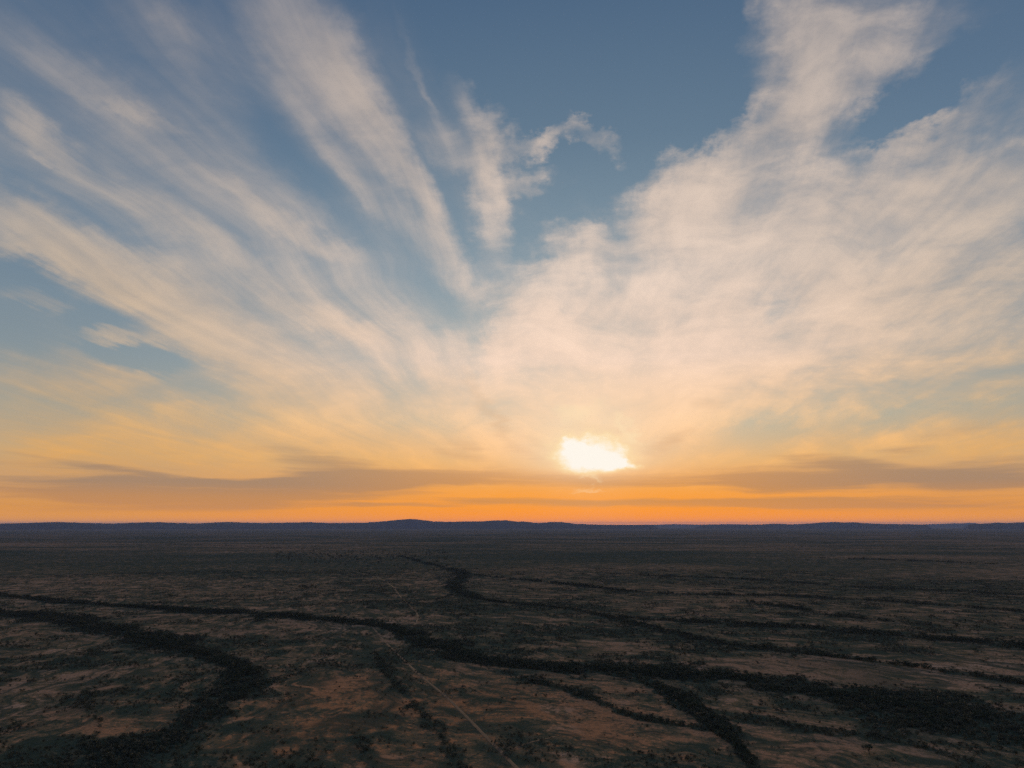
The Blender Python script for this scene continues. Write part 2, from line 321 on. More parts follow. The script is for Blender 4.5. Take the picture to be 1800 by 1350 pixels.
# ------------------------------------------------------------------ the drainage lines, read along the plain (photo points, half width in metres, tree cover)
BELTS = {
 'main': dict(pts=[(-60, 1042, 18), (0, 1047, 18), (120, 1057, 16), (260, 1066, 16), (420, 1076, 19), (480, 1082, 21), (560, 1090, 21), (640, 1096, 19), (690, 1104, 18), (740, 1124, 16), (790, 1142, 16), (850, 1158, 16), (920, 1170, 18), (1000, 1174, 19), (1090, 1176, 21), (1190, 1182, 21), (1290, 1190, 22), (1400, 1208, 27), (1500, 1224, 32), (1600, 1240, 37), (1700, 1260, 40), (1800, 1285, 40), (1900, 1315, 40)], d=1.),
 'left_loop': dict(pts=[(-60, 1070, 22), (60, 1080, 22), (130, 1090, 28), (200, 1108, 28), (270, 1125, 20), (330, 1142, 18), (390, 1162, 15), (430, 1178, 12), (425, 1205, 13), (385, 1238, 15), (335, 1272, 17), (280, 1305, 17), (225, 1335, 15), (160, 1375, 13)], d=1.),
 'right_fork': dict(pts=[(1080, 1184, 7), (1140, 1196, 7), (1185, 1216, 7), (1225, 1248, 6), (1262, 1275, 6), (1295, 1310, 5), (1320, 1345, 4), (1340, 1380, 4)], d=1.),
 'small_fork': dict(pts=[(890, 1180, 9), (950, 1198, 9), (1010, 1214, 8), (1050, 1228, 8), (1085, 1246, 8), (1130, 1262, 7), (1200, 1275, 6), (1250, 1280, 6)], d=.8),
 'upper': dict(pts=[(700, 978, 19), (760, 992, 19), (805, 1003, 22), (820, 1012, 19), (800, 1024, 16), (800, 1036, 14), (830, 1050, 11), (880, 1060, 8), (960, 1066, 8), (1010, 1071, 9), (1070, 1084, 9), (1130, 1098, 8), (1190, 1112, 8), (1260, 1128, 8), (1330, 1138, 8), (1400, 1145, 8), (1500, 1158, 7), (1600, 1170, 7), (1700, 1184, 7), (1800, 1200, 6), (1880, 1214, 6)], d=0.65),
 'upper_spur': dict(pts=[(830, 1012, 15), (900, 1018, 13), (1000, 1026, 13), (1080, 1036, 13), (1150, 1042, 13), (1260, 1046, 11), (1380, 1048, 12), (1480, 1054, 12), (1580, 1060, 11), (1700, 1068, 11), (1820, 1078, 11)], d=0.6),
 'mid_right': dict(pts=[(1090, 1084, 10), (1180, 1090, 10), (1290, 1098, 11), (1400, 1103, 13), (1500, 1110, 13), (1600, 1120, 18), (1700, 1128, 21), (1820, 1138, 21)], d=0.55),
 'far_right': dict(pts=[(1120, 1012, 12), (1230, 1014, 12), (1340, 1019, 13), (1440, 1027, 13), (1540, 1033, 13), (1660, 1039, 13), (1820, 1048, 13)], d=0.45),
 'thread': dict(pts=[(1310, 1060, 12), (1400, 1071, 12), (1450, 1082, 12), (1540, 1092, 10), (1640, 1100, 10)], d=.4),
 'far_line': dict(pts=[(-40, 953, 45), (150, 956, 40), (300, 957, 40), (450, 961, 30), (560, 966, 30), (640, 970, 30)], d=.3),
 'horizon_line': dict(pts=[(1300, 962, 35), (1450, 962, 30), (1540, 962, 45), (1640, 963, 30), (1820, 965, 30)], d=.4),
 'far_thread': dict(pts=[(1150, 974, 20), (1300, 977, 20), (1440, 980, 20), (1580, 986, 24), (1700, 990, 24), (1820, 995, 24)], d=0.4),
 'low_right': dict(pts=[(1290, 1254, 7), (1350, 1268, 7), (1420, 1283, 7), (1500, 1289, 6), (1560, 1297, 7), (1640, 1318, 7), (1700, 1338, 7), (1760, 1370, 7)], d=.5),
 'track_ditch': dict(pts=[(662, 1150, 3), (678, 1178, 4), (700, 1205, 4), (728, 1235, 4), (758, 1265, 5), (785, 1300, 6), (805, 1335, 5), (822, 1372, 5)], d=0.5),
 'bottom_gully': dict(pts=[(615, 1265, 2), (632, 1300, 3), (650, 1330, 4), (664, 1372, 4)], d=0.25),
 'left_gully': dict(pts=[(190, 1190, 3), (160, 1215, 3), (150, 1245, 4), (178, 1275, 3), (160, 1300, 3), (120, 1335, 4), (80, 1375, 4)], d=.2),
 'left_gully_upper': dict(pts=[(215, 1195, 3), (150, 1218, 4), (90, 1245, 4), (30, 1275, 5), (-40, 1310, 5)], d=.12),
}
for b in BELTS.values():
    w = np.array([(*at(x, y), h) for x, y, h in b['pts']])
    # smooth the run of points; its width swells and pinches
    t = np.arange(len(w)); tt = np.linspace(0, len(w) - 1, len(w) * 5)
    b['w'] = np.stack([np.interp(tt, t, w[:, i]) for i in range(3)], 1)
    for _ in range(3):
        b['w'][1:-1] = (b['w'][:-2] + 2 * b['w'][1:-1] + b['w'][2:]) / 4
    b['w'][:, 2] *= .45 + 1.1 * vnoise(np.arange(len(b['w'])) * .45, np.full(len(b['w']), len(b['pts']) * 3.3), 77)

def belt_field(x, y, b):
    """1 in the middle of a belt, 0 outside it; ragged edges"""
    P_ = b['w']; best = np.full(x.shape, 9.)
    m = P_[:, 2].max() * 3
    lo, hi = P_[:, :2].min(0) - m, P_[:, :2].max(0) + m
    sel = np.nonzero((x > lo[0]) & (x < hi[0]) & (y > lo[1]) & (y < hi[1]))[0]
    if len(sel) == 0: return np.zeros_like(x)
    X, Y = x[sel], y[sel]; bb = best[sel]
    for i in range(len(P_) - 1):
        a, c_ = P_[i], P_[i + 1]; d = c_[:2] - a[:2]; L2 = float(d @ d) + 1e-9
        mm = max(a[2], c_[2]) * 3
        s2 = np.nonzero((X > min(a[0], c_[0]) - mm) & (X < max(a[0], c_[0]) + mm) & (Y > min(a[1], c_[1]) - mm) & (Y < max(a[1], c_[1]) + mm))[0]
        if len(s2) == 0: continue
        t = np.clip(((X[s2] - a[0]) * d[0] + (Y[s2] - a[1]) * d[1]) / L2, 0, 1)
        q = np.hypot(X[s2] - a[0] - t * d[0], Y[s2] - a[1] - t * d[1]) / (a[2] + t * (c_[2] - a[2]))
        bb[s2] = np.minimum(bb[s2], q)
    out = np.zeros_like(x)
    out[sel] = bb
    out[sel] = sstep(bb + (fbm(X, Y, 38., 4, 5, .7) - .5) * 1.5, 1.45, .6)
    return out
def all_belts(x, y):
    v = np.zeros_like(x)
    for b in BELTS.values(): v = np.maximum(v, belt_field(x, y, b) * min(1., .2 + .85 * b['d']))
    return v
# broad tone of the plain, at places of the photograph: + bare soil, - close cover
TONE = [(545, 1290, 150, 70, .42), (780, 1300, 110, 50, .18), (80, 1265, 140, 80, .32), (250, 1165, 80, 30, .16), (820, 1240, 90, 50, .10), (1060, 1300, 55, 45, .32), (1480, 1300, 130, 50, .10), (1680, 1195, 200, 26, .16), (1120, 1128, 160, 16, .2), (1480, 1160, 170, 14, .2),
        (560, 1050, 130, 16, .16), (470, 1070, 120, 12, .10), (640, 968, 160, 6, .3), (200, 957, 160, 4, .25), (130, 1020, 120, 8, .10), (1350, 959, 60, 3, .45), (1150, 966, 90, 3, .3), (980, 1045, 90, 12, .12), (700, 1130, 50, 10, .1),
        (250, 1000, 220, 16, -.2), (640, 1030, 60, 24, -.2), (480, 1120, 160, 30, -.06), (1000, 1115, 120, 9, -.14), (340, 1200, 60, 24, -.16), (1000, 985, 220, 22, -.08), (720, 1240, 40, 60, -.1), (1450, 995, 300, 20, -.08), (1180, 1330, 120, 30, -.10), (900, 1240, 70, 70, -.08), (900, 943, 1000, 12, -.12), (1600, 1270, 120, 26, -.2)]
def tone(x, y):
    r = np.hypot(x, y); d_ = y * math.cos(PITCH) - CAM_Z * math.sin(PITCH)
    ok = d_ > 10; d_ = np.where(ok, d_, 10)
    px = CX + F_PX * x / d_; py = CY - F_PX * (-y * math.sin(PITCH) - CAM_Z * math.cos(PITCH)) / d_
    v = np.zeros_like(x)
    for (a, b, w, h, s) in TONE: v += s * np.exp(-((px - a) / w) ** 2 - ((py - b) / h) ** 2)
    return np.where(ok, v, 0)
def cover(x, y, cut=None):
    """how much of the ground plants hide, 0..1"""
    xs = x * .72
    v = .40 * fbm(xs, y, 60., 5, 1, .6, cut) + .34 * fbm(xs * .6, y, 260., 4, 2, .6, cut) + .26 * fbm(xs * .5, y, 1500., 3, 3, .55, cut)
    return np.clip(v * 1.5 - .20 - tone(x, y), 0, 1)

# ------------------------------------------------------------------ ground
th = np.concatenate([np.linspace(R(31), R(2.2), 330), np.geomspace(R(2.2), math.atan(CAM_Z / 90000), 90)[1:]])
rr = np.concatenate([[1e-3, 60, 130], CAM_Z / np.tan(th)])
aa = np.concatenate([np.linspace(-50, 50, 860), np.linspace(50, 310, 66)[1:-1]])
NA, NR = len(aa), len(rr)
ga, gr = np.meshgrid(np.radians(aa), rr)
gx, gy = (np.sin(ga) * gr).ravel(), (np.cos(ga) * gr).ravel()
gz = relief(gx, gy)
gap = np.gradient(rr)[:, None].repeat(NA, 1).ravel() * 2.2
belt_v = all_belts(gx, gy)
cover_v = cover(gx, gy, gap)
i0 = np.arange(NR - 1)[:, None] * NA + np.arange(NA)[None]
i1 = np.arange(NR - 1)[:, None] * NA + (np.arange(NA)[None] + 1) % NA
quads = np.stack([i0, i0 + NA, i1 + NA, i1], -1).reshape(-1, 4)
me = bpy.data.meshes.new('ground')
me.vertices.add(NA * NR); me.vertices.foreach_set('co', np.stack([gx, gy, gz], 1).ravel())
me.loops.add(quads.size); me.loops.foreach_set('vertex_index', quads.ravel())
me.polygons.add(len(quads)); me.polygons.foreach_set('loop_start', np.arange(len(quads)) * 4); me.polygons.foreach_set('loop_total', np.full(len(quads), 4))
me.update(calc_edges=True); me.validate()
me.polygons.foreach_set('use_smooth', np.ones(len(me.polygons), bool))
for nm, v in (('belt', belt_v), ('cover', cover_v)):
    at_ = me.attributes.new(nm, 'FLOAT', 'POINT'); at_.data.foreach_set('value', v.astype(np.float32))

gm, q, bs = new_mat('dry plain')
geo = gm.node_tree.nodes.new('ShaderNodeNewGeometry'); pos = geo.outputs['Position']
def attr(name):
    n = gm.node_tree.nodes.new('ShaderNodeAttribute'); n.attribute_name = name; return n.outputs['Fac']
fine = q.noise(pos, 1 / 4.6, 6, .68)
patch = q.noise(q.v('MULTIPLY', pos, (.8, 1, 1)), 1 / 24., 5, .62, dist=.5)
wide = q.noise(pos, 1 / 320., 3, .5)
px_, py_, _ = q.xyz(pos)
wob = q.noise(pos, 1 / 120., 3, .55, color=True)
side = q.step(px_, -220., 60.)                      # drainage runs down to the right on the right, straight towards us on the left
def run_of(deg, lo, wd):
    c_, s_ = math.cos(R(deg)), math.sin(R(deg)); wv = q.v('ADD', pos, q.v('SCALE', q.v('SUBTRACT', wob, (.5, .5, .5)), None, 90.))
    return q.comb(q.m('DIVIDE', q.v('DOT_PRODUCT', wv, (c_, s_, 0)), lo), q.m('DIVIDE', q.v('DOT_PRODUCT', wv, (-s_, c_, 0)), wd), 0.)
def runs(lo, wd, det): return q.m('ADD', q.m('MULTIPLY', side, q.noise(run_of(-42, lo, wd), 1., det, .6)), q.m('MULTIPLY', q.m('SUBTRACT', 1., side), q.noise(run_of(-80, lo, wd), 1., det, .6)))
mid = runs(36., 9., 5)
def thread(n, w): return q.step(q.m('ABSOLUTE', q.m('SUBTRACT', n, .5)), 0., w, 1., 0.)
line = q.m('MAXIMUM', q.m('MULTIPLY', thread(runs(210., 48., 3), .075), q.step(wide, .3, .5)), q.m('MULTIPLY', thread(runs(90., 26., 3), .075), q.step(patch, .38, .55)))
red = q.step(q.v('LENGTH', q.v('MULTIPLY', q.v('SUBTRACT', pos, (-80., 420., 0)), (1., .8, 0))), 60., 330., 1., 0.)    # redder earth in the near middle
bare = q.mix(red, q.mix(q.step(wide, .38, .62), (.42, .255, .165), (.48, .29, .19)), (.54, .245, .115))
bare = q.mix(q.step(fine, .35, .7, 0., .6), bare, (.29, .15, .085))
bare = q.mix(q.step(q.noise(pos, 1 / 70., 4, .6), .56, .72, 0., .5), bare, (.58, .38, .27))
grass = q.mix(q.step(fine, .3, .7), (.135, .115, .070), (.29, .185, .105))
litter = q.mix(q.step(fine, .3, .7), (.044, .062, .046), (.078, .090, .062))
# dendritic rills that cross the bare soil
wp = q.v('ADD', pos, q.v('SCALE', q.v('SUBTRACT', q.noise(pos, 1 / 16., 4, .6, color=True), (.5, .5, .5)), None, 19.))
vo = gm.node_tree.nodes.new('ShaderNodeTexVoronoi'); vo.feature = 'DISTANCE_TO_EDGE'; vo.voronoi_dimensions = '2D'
q.put(vo.inputs['Vector'], wp); vo.inputs['Scale'].default_value = 1 / 21.
rill = q.m('MULTIPLY', q.step(vo.outputs['Distance'], .01, .05, 1., 0.), q.step(patch, .40, .58))
cov = q.m('ADD', q.m('MULTIPLY', attr('cover'), .85), q.m('ADD', q.m('MULTIPLY', q.m('SUBTRACT', patch, .5), 1.15), q.m('ADD', q.m('MULTIPLY', q.m('SUBTRACT', mid, .5), 1.5), q.m('MULTIPLY', q.m('SUBTRACT', fine, .5), 1.5))))
far = q.step(q.v('LENGTH', pos), 1200., 5000.)
broad = q.noise(q.v('MULTIPLY', pos, (.45, 1, 1)), 1 / 420., 5, .62)
cov = q.m('MULTIPLY_ADD', q.m('SUBTRACT', broad, .53), q.m('MULTIPLY', far, 2.4), cov)
fleck = q.step(q.noise(pos, 1 / 2.6, 3, .6), .56, .66, 0., .7)
colr = q.mix(q.step(cov, .08, .26), bare, grass)
colr = q.mix(q.step(cov, .42, .60), colr, litter)
colr = q.mix(q.m('MULTIPLY', fleck, q.step(patch, .36, .5, .5, 1.)), colr, litter)
colr = q.mix(q.m('MULTIPLY', q.m('MAXIMUM', rill, line), .88), colr, litter)
bl = q.m('ADD', attr('belt'), q.m('MULTIPLY', q.m('SUBTRACT', q.noise(pos, 1 / 14., 5, .65), .5), q.step(attr('belt'), 0., .3, 0., 1.1)))
colr = q.mix(q.step(bl, .15, .75), colr, litter)
q.put(bs.inputs['Base Color'], colr); bs.inputs['Roughness'].default_value = .95; bs.inputs['Specular IOR Level'].default_value = 0
bump = gm.node_tree.nodes.new('ShaderNodeBump'); bump.inputs['Strength'].default_value = .3; bump.inputs['Distance'].default_value = .5
q.put(bump.inputs['Height'], q.m('ADD', q.m('MULTIPLY', fine, .8), cov)); gm.node_tree.links.new(bump.outputs[0], bs.inputs['Normal'])
me.materials.append(gm)
ground = bpy.data.objects.new('ground', me); col.objects.link(ground); tag(ground, kind='structure')

# ------------------------------------------------------------------ dirt tracks
tm, q, bs = new_mat('track dust')
tp = tm.node_tree.nodes.new('ShaderNodeNewGeometry').outputs['Position']
q.put(bs.inputs['Base Color'], q.mix(q.step(q.noise(tp, .12, 6, .7), .35, .7), (.10, .06, .036), (.17, .094, .052))); bs.inputs['Roughness'].default_value = .95
def track(pts, width):
    w = np.array([at(*p) for p in pts]); t = np.arange(len(w)); tt = np.linspace(0, len(w) - 1, len(w) * 14)
    w = np.stack([np.interp(tt, t, w[:, i]) for i in range(2)], 1)
    for _ in range(30): w[1:-1] = (w[:-2] + 2 * w[1:-1] + w[2:]) / 4
    w += (np.stack([fbm(tt * 9, tt * 0, 30., 2, 11), fbm(tt * 9, tt * 0 + 50, 30., 2, 12)], 1) - .5) * 1.6
    d = np.gradient(w, axis=0); d /= np.linalg.norm(d, axis=1)[:, None]; nrm = np.stack([-d[:, 1], d[:, 0]], 1)
    V, Fc = [], []
    prof = [(-1, .03), (-.75, .06), (-.3, .04), (0, .085), (.3, .04), (.75, .06), (1, .03)]       # two wheel ruts and a middle ridge
    for i in range(len(w)):
        hw = width / 2 * (.85 + .35 * vnoise(np.array([i * .4]), np.array([.5]), 3)[0])
        for u, z in prof:
            p = w[i] + nrm[i] * u * hw; V.append((p[0], p[1], float(relief(np.array([p[0]]), np.array([p[1]]))[0]) + z + .03))
    k = len(prof)
    for i in range(len(w) - 1):
        for j in range(k - 1): Fc.append((i * k + j, i * k + j + 1, (i + 1) * k + j + 1, (i + 1) * k + j))
    return tag(mesh_obj('dirt_track', V, Fc, tm, smooth=True), kind='structure')
track([(655, 1104), (668, 1118), (690, 1140), (716, 1163), (744, 1190), (780, 1220), (818, 1257), (848, 1288), (877, 1315), (912, 1350), (944, 1380)], 2.2)
track([(620, 1003), (640, 1008), (668, 1016), (692, 1030), (703, 1048), (716, 1062), (733, 1078), (733, 1092), (727, 1100)], 2.4)
track([(884, 1318), (905, 1312), (940, 1300), (980, 1292)], 1.6)

# ------------------------------------------------------------------ far hills
hm, q, bs = new_mat('far hills')
hp = hm.node_tree.nodes.new('ShaderNodeNewGeometry').outputs['Position']
q.put(bs.inputs['Base Color'], q.mix(q.noise(hp, 1 / 600., 5, .6, dim='3D'), (.028, .026, .022), (.040, .034, .028))); bs.inputs['Roughness'].default_value = 1; bs.inputs['Specular IOR Level'].default_value = 0
def hills(profile, dist, depth, seed):
    """a range whose skyline follows the profile (photo points), with spurs running down towards the plain"""
    p = np.array(profile, float); n = max(60, int((p[-1, 0] - p[0, 0]) / 2.2))
    xs = np.linspace(p[0, 0], p[-1, 0], n); ys = np.interp(xs, p[:, 0], p[:, 1])
    j = (vnoise(xs / 7., xs * 0, seed) - .5) * .7 + (vnoise(xs / 3., xs * 0, seed + 1) - .5) * .15
    hgt = np.clip(923.5 - ys, 0, None); ys = ys - j * np.clip(hgt / 6, 0, 1)
    azs, els = np.array([azel(x, y) for x, y in zip(xs, ys)]).T
    H = np.maximum(CAM_Z + dist * np.tan(np.radians(els)), 4.)
    env = np.clip(np.minimum(np.arange(n), np.arange(n)[::-1]) / 6., 0, 1)
    H = H * env - 3
    rows = 15; V = []
    for k in range(rows):
        u = k / (rows - 1)                                     # 0 front foot .. 1 back foot, crest at .5
        r = dist + (u - .5) * depth
        c_ = 1 - abs(u - .5) * 2
        spur = .62 + .38 * vnoise(xs / 9. + 3 * seed, np.full(n, u * 3.), seed + 4)
        h = H * np.clip(c_ ** 1.25 * (spur if 0 < k < rows - 1 and k != rows // 2 else 1.) * 1., 0, 1) if k not in (0, rows - 1) else H * 0 - 6
        r_ = r + (vnoise(xs / 12., np.full(n, seed * 1.), seed + 8) - .5) * depth * .25
        if k == rows // 2: r_ = np.full(n, dist)
        V += [(math.sin(R(a)) * q_, math.cos(R(a)) * q_, z) for a, q_, z in zip(azs, r_, h)]
    Fc = [(k * n + i, k * n + i + 1, (k + 1) * n + i + 1, (k + 1) * n + i) for k in range(rows - 1) for i in range(n - 1)]
    return tag(mesh_obj('hills', V, Fc, hm, smooth=True), kind='structure')
hills([(-260, 921), (-100, 919), (0, 920), (50, 919), (100, 917.2), (150, 919), (200, 920), (250, 918), (275, 917.6), (300, 918.6), (345, 920), (400, 917), (420, 918), (450, 919), (500, 918.6), (540, 917.6), (580, 919.4), (640, 918.6), (690, 920), (760, 922)], 27000, 6000, 3)
hills([(600, 921), (640, 918.6), (668, 916.6), (690, 914.6), (712, 912.4), (728, 912), (742, 914), (762, 916.2), (790, 917), (820, 916.6), (850, 916.2), (868, 914.8), (890, 914.2), (905, 916.4), (922, 917), (945, 919), (975, 917), (992, 917.8), (1010, 920.6), (1050, 922), (1160, 922.9)], 26000, 5000, 9)
hills([(1080, 922.8), (1160, 922), (1185, 921), (1230, 922), (1280, 921.2), (1330, 922.), (1400, 922.6)], 42000, 5000, 21)
hills([(1220, 922.9), (1330, 922), (1362, 920.2), (1392, 921.6), (1425, 920), (1448, 918), (1466, 917.2), (1482, 918.4), (1502, 918), (1525, 919.6), (1560, 921.2), (1600, 922.2), (1640, 922.8)], 29000, 5000, 27)
hills([(1500, 922.4), (1538, 920.2), (1560, 920.8), (1620, 921.6), (1670, 920.2), (1705, 919), (1728, 921), (1790, 921.4), (1900, 920), (2040, 922)], 46000, 6000, 35)
hills([(1690, 922.6), (1720, 920.6), (1752, 918.6), (1770, 919.4), (1790, 917.8), (1815, 918.6), (1900, 917.6), (2000, 919), (2100, 921)], 28000, 5000, 41)

# ------------------------------------------------------------------ plants
def plant_mat(name, c0, c1):
    m, q, b = new_mat(name)
    oi = m.node_tree.nodes.new('ShaderNodeObjectInfo'); p = m.node_tree.nodes.new('ShaderNodeNewGeometry').outputs['Position']
    f = q.m('ADD', q.m('MULTIPLY', oi.outputs['Random'], .6), q.m('MULTIPLY', q.noise(p, .6, 3, .6, dim='3D'), .5))
    q.put(b.inputs['Base Color'], q.mix(f, c0, c1)); b.inputs['Roughness'].default_value = .8; b.inputs['Specular IOR Level'].default_value = .2
    return m
leaf_m = plant_mat('dark thorn leaves', (.030, .046, .034), (.062, .078, .052))
bark_m = plant_mat('grey bark', (.05, .04, .032), (.11, .09, .07))
shrub_m = plant_mat('saltbush leaves', (.036, .046, .036), (.090, .090, .062))

def tube(V, Fc, a, b, ra, rb, n=6):
    a, b = Vector(a), Vector(b); d = (b - a).normalized(); u = d.orthogonal().normalized(); v = d.cross(u); k = len(V)
    for p, r_ in ((a, ra), (b, rb)):
        for i in range(n):
            t = 2 * math.pi * i / n; V.append(tuple(p + (u * math.cos(t) + v * math.sin(t)) * r_))
    Fc += [(k + i, k + (i + 1) % n, k + n + (i + 1) % n, k + n + i) for i in range(n)]
def leaves(V, Fc, centre, rad, n, size, rnd, flat=1.):
    for _ in range(n):
        d = Vector((rnd.gauss(0, 1), rnd.gauss(0, 1), rnd.gauss(0, 1))).normalized() * rad * rnd.uniform(.35, 1.05)
        d.z *= flat; p = Vector(centre) + d
        u = Vector((rnd.gauss(0, 1), rnd.gauss(0, 1), rnd.gauss(0, .8))).normalized(); w = u.orthogonal().normalized()
        w = (w * math.cos(rnd.random() * 6.3) + u.cross(w) * math.sin(rnd.random() * 6.3)).normalized()
        s = size * rnd.uniform(.6, 1.3); k = len(V)
        V += [tuple(p - u * s), tuple(p + w * s * .55), tuple(p + u * s), tuple(p - w * s * .5 + u * s * .1)]
        Fc.append((k, k + 1, k + 2, k + 3))
def tree_shapes(seed):
    """a thorn tree about 6 m tall: forked trunk, and a broad uneven crown of leaf sprays"""
    rnd = random.Random(seed); tv, tf, cv, cf = [], [], [], []
    h = rnd.uniform(1.3, 2.0); top = (rnd.uniform(-.25, .25), rnd.uniform(-.25, .25), h)
    tube(tv, tf, (0, 0, -.4), top, .26, .18)
    n = rnd.randint(7, 10)
    for i in range(n):
        a = 2 * math.pi * i / n + rnd.uniform(-.5, .5); d = rnd.uniform(.5, 2.6) if i else .2
        c_ = (top[0] + math.cos(a) * d, top[1] + math.sin(a) * d, rnd.uniform(2.6, 5.0) - d * .25)
        mid = tuple((top[j] + c_[j]) / 2 + rnd.uniform(-.2, .2) for j in range(3))
        tube(tv, tf, top, mid, .12, .08, 5); tube(tv, tf, mid, c_, .08, .03, 5)
        leaves(cv, cf, c_, rnd.uniform(.8, 1.45), 44, .34, rnd, .72)
    return tv, tf, cv, cf
def shrub_shape(seed):
    rnd = random.Random(seed); v, f = [], []
    for i in range(5):
        a = rnd.random() * 6.28; d = rnd.uniform(.1, .65); c_ = (math.cos(a) * d, math.sin(a) * d, rnd.uniform(.4, .95))
        tube(v, f, (0, 0, -.12), c_, .035, .015, 4)
        leaves(v, f, c_, rnd.uniform(.35, .55), 18, .19, rnd, .8)
    return v, f
def plain_mesh(name, v, f, mats, idx=None):
    me = bpy.data.meshes.new(name); me.from_pydata(v, [], f)
    for m in mats: me.materials.append(m)
    if idx is not None: me.polygons.foreach_set('material_index', idx)
    me.update(); return me
TREES = []
for k in range(7):
    tv, tf, cv, cf = tree_shapes(100 + k)
    whole = plain_mesh('thorn_tree_mass', tv + cv, tf + [tuple(i + len(tv) for i in f) for f in cf], [bark_m, leaf_m], [0] * len(tf) + [1] * len(cf))
    TREES.append((plain_mesh('trunk', tv, tf, [bark_m]), plain_mesh('crown', cv, cf, [leaf_m]), whole))
SHRUBS = [plain_mesh('shrub', *shrub_shape(300 + k), [shrub_m]) for k in range(6)]

def in_frame(x, y, pad=1.02):
    d_ = y * math.cos(PITCH) - CAM_Z * math.sin(PITCH); d_ = np.where(d_ > 1, d_, 1e9)
    px = F_PX * x / d_; py = F_PX * (y * math.sin(PITCH) + CAM_Z * math.cos(PITCH)) / d_
    return (np.abs(px) < 900 * pad) & (py < 675 * pad) & (y > 0)

# trees along each drainage line
pts = []                                             # x, y, size, belt number
names = list(BELTS)
for bi, (nm, b) in enumerate(BELTS.items()):
    W = b['w']; seg = np.linalg.norm(np.diff(W[:, :2], axis=0), axis=1)
    for i, L in enumerate(seg):
        r = float(np.hypot(*W[i, :2])); hw = W[i, 2]
        sp = 7.5 if r < 1300 else (16. if r < 3000 else 80.)           # square metres to a tree
        n = rng.poisson(L * 2 * hw * 1.2 * b['d'] / sp)
        t = rng.random(n); d = (W[i + 1, :2] - W[i, :2]) / max(L, 1e-6); nr = np.array((-d[1], d[0]))
        o = np.where(rng.random(n) < .8, np.clip(rng.normal(0, .55, n), -1.3, 1.3), rng.normal(0, 1.5, n)) * hw
        p = W[i, :2] + d * (t * L)[:, None] + nr * o[:, None]
        keep = rng.random(n) < (.25 + 1.1 * belt_field(p[:, 0].copy(), p[:, 1].copy(), b)) * (fbm(p[:, 0], p[:, 1], 30., 3, 17) > .41)
        small = .55 if nm in ('track_ditch', 'bottom_gully', 'left_gully', 'left_gully_upper', 'low_right', 'small_fork') else 1.
        size = rng.gamma(9., 1 / 9., n) * .58 * (.62 + .34 * np.clip(1 - np.abs(o) / (hw * 1.3), 0, 1)) * small * (1.25 if r > 2500 else 1.)
        for (x, y), s, k in zip(p, size, keep):
            if k: pts.append((x, y, s, bi))
# odd trees strewn over the plain
n = 2600; a = np.radians(rng.uniform(-42, 42, n)); r = np.sqrt(rng.uniform(380 ** 2, 3200 ** 2, n)); x, y = np.sin(a) * r, np.cos(a) * r
k = rng.random(n) < sstep(cover(x, y), .35, .8) * .55
pts += [(x_, y_, s, -1) for x_, y_, s in zip(x[k], y[k], rng.uniform(.35, .75, k.sum()))]
# round the far clearings
for _ in range(420):
    px, py = rng.uniform(480, 790), rng.normal(978, 8)
    if 962 < py < 1002: x, y = at(px, py); pts.append((x, y, rng.uniform(.8, 1.5), -2))
pts = np.array(pts)
pts = pts[in_frame(pts[:, 0], pts[:, 1], 1.35)]

# lone trees that stand out, each with its own place
LONE = [
 (158, 1152, 1.15, 'round dark bush alone on the bare ground above the left gully'),
 (209, 1086, 1.0, 'lone tree on the strip between the left belt and the main belt'),
 (414, 1095, 1.0, 'lone tree on the open grass just below the main belt'),
 (768, 1150, .8, 'small tree on the near side of the main belt, right of the track'),
 (817, 1098, .9, 'left one of two lone trees above the bend of the main belt'),
 (836, 1095, 1.0, 'right one of two lone trees above the bend of the main belt'),
 (984, 1126, 1.2, 'big lone tree on the pale flat between the main belt and the upper belt'),
 (1396, 1159, 1.1, 'lone tree on the pale strip at right above the main belt'),
 (1528, 1326, 1.1, 'dark bush at the bottom right, on the thin shrub line'),
 (1680, 1104, 1.3, 'lone dark tree far right, above the middle shrub line'),
 (1638, 1090, 1.2, 'lone dark tree right, where the thin thread of shrubs ends'),
 (1714, 1150, 1.1, 'lone tree at the far right between two tree lines'),
]
def put_tree(x, y, s, label, group=None):
    tm_, cm_, _ = TREES[rng.integers(len(TREES))]
    e = bpy.data.objects.new('thorn_tree', None); col.objects.link(e); e.empty_display_size = .5
    e.location = (x, y, float(relief(np.array([x]), np.array([y]))[0])); e.rotation_euler = (0, 0, rng.uniform(0, 6.28)); e.scale = (s * rng.uniform(.9, 1.15), s * rng.uniform(.9, 1.15), s * rng.uniform(.85, 1.1))
    for nm, m in (('trunk', tm_), ('crown', cm_)):
        o = bpy.data.objects.new(nm, m); col.objects.link(o); o.parent = e
    return tag(e, label, 'tree', group)
for px, py, s, lb in LONE: put_tree(*at(px, py), s, lb)
for i in range(7):                                   # the two dark thickets on the pale flats left of the far track, and the one right of it
    put_tree(*at(526 + i * 4.6 + rng.uniform(-1, 1), 1033 + rng.uniform(-1.2, 1.2)), rng.uniform(1., 1.5), 'tree of the small dark thicket on the pale flat left of the far track', 'thicket left of the far track')
for i in range(6):
    put_tree(*at(768 + i * 5 + rng.uniform(-1, 1), 1058 - i * 1.4 + rng.uniform(-1.5, 1.5)), rng.uniform(1., 1.4), 'tree of the small dark thicket between the far track and the upper belt', 'thicket right of the far track')
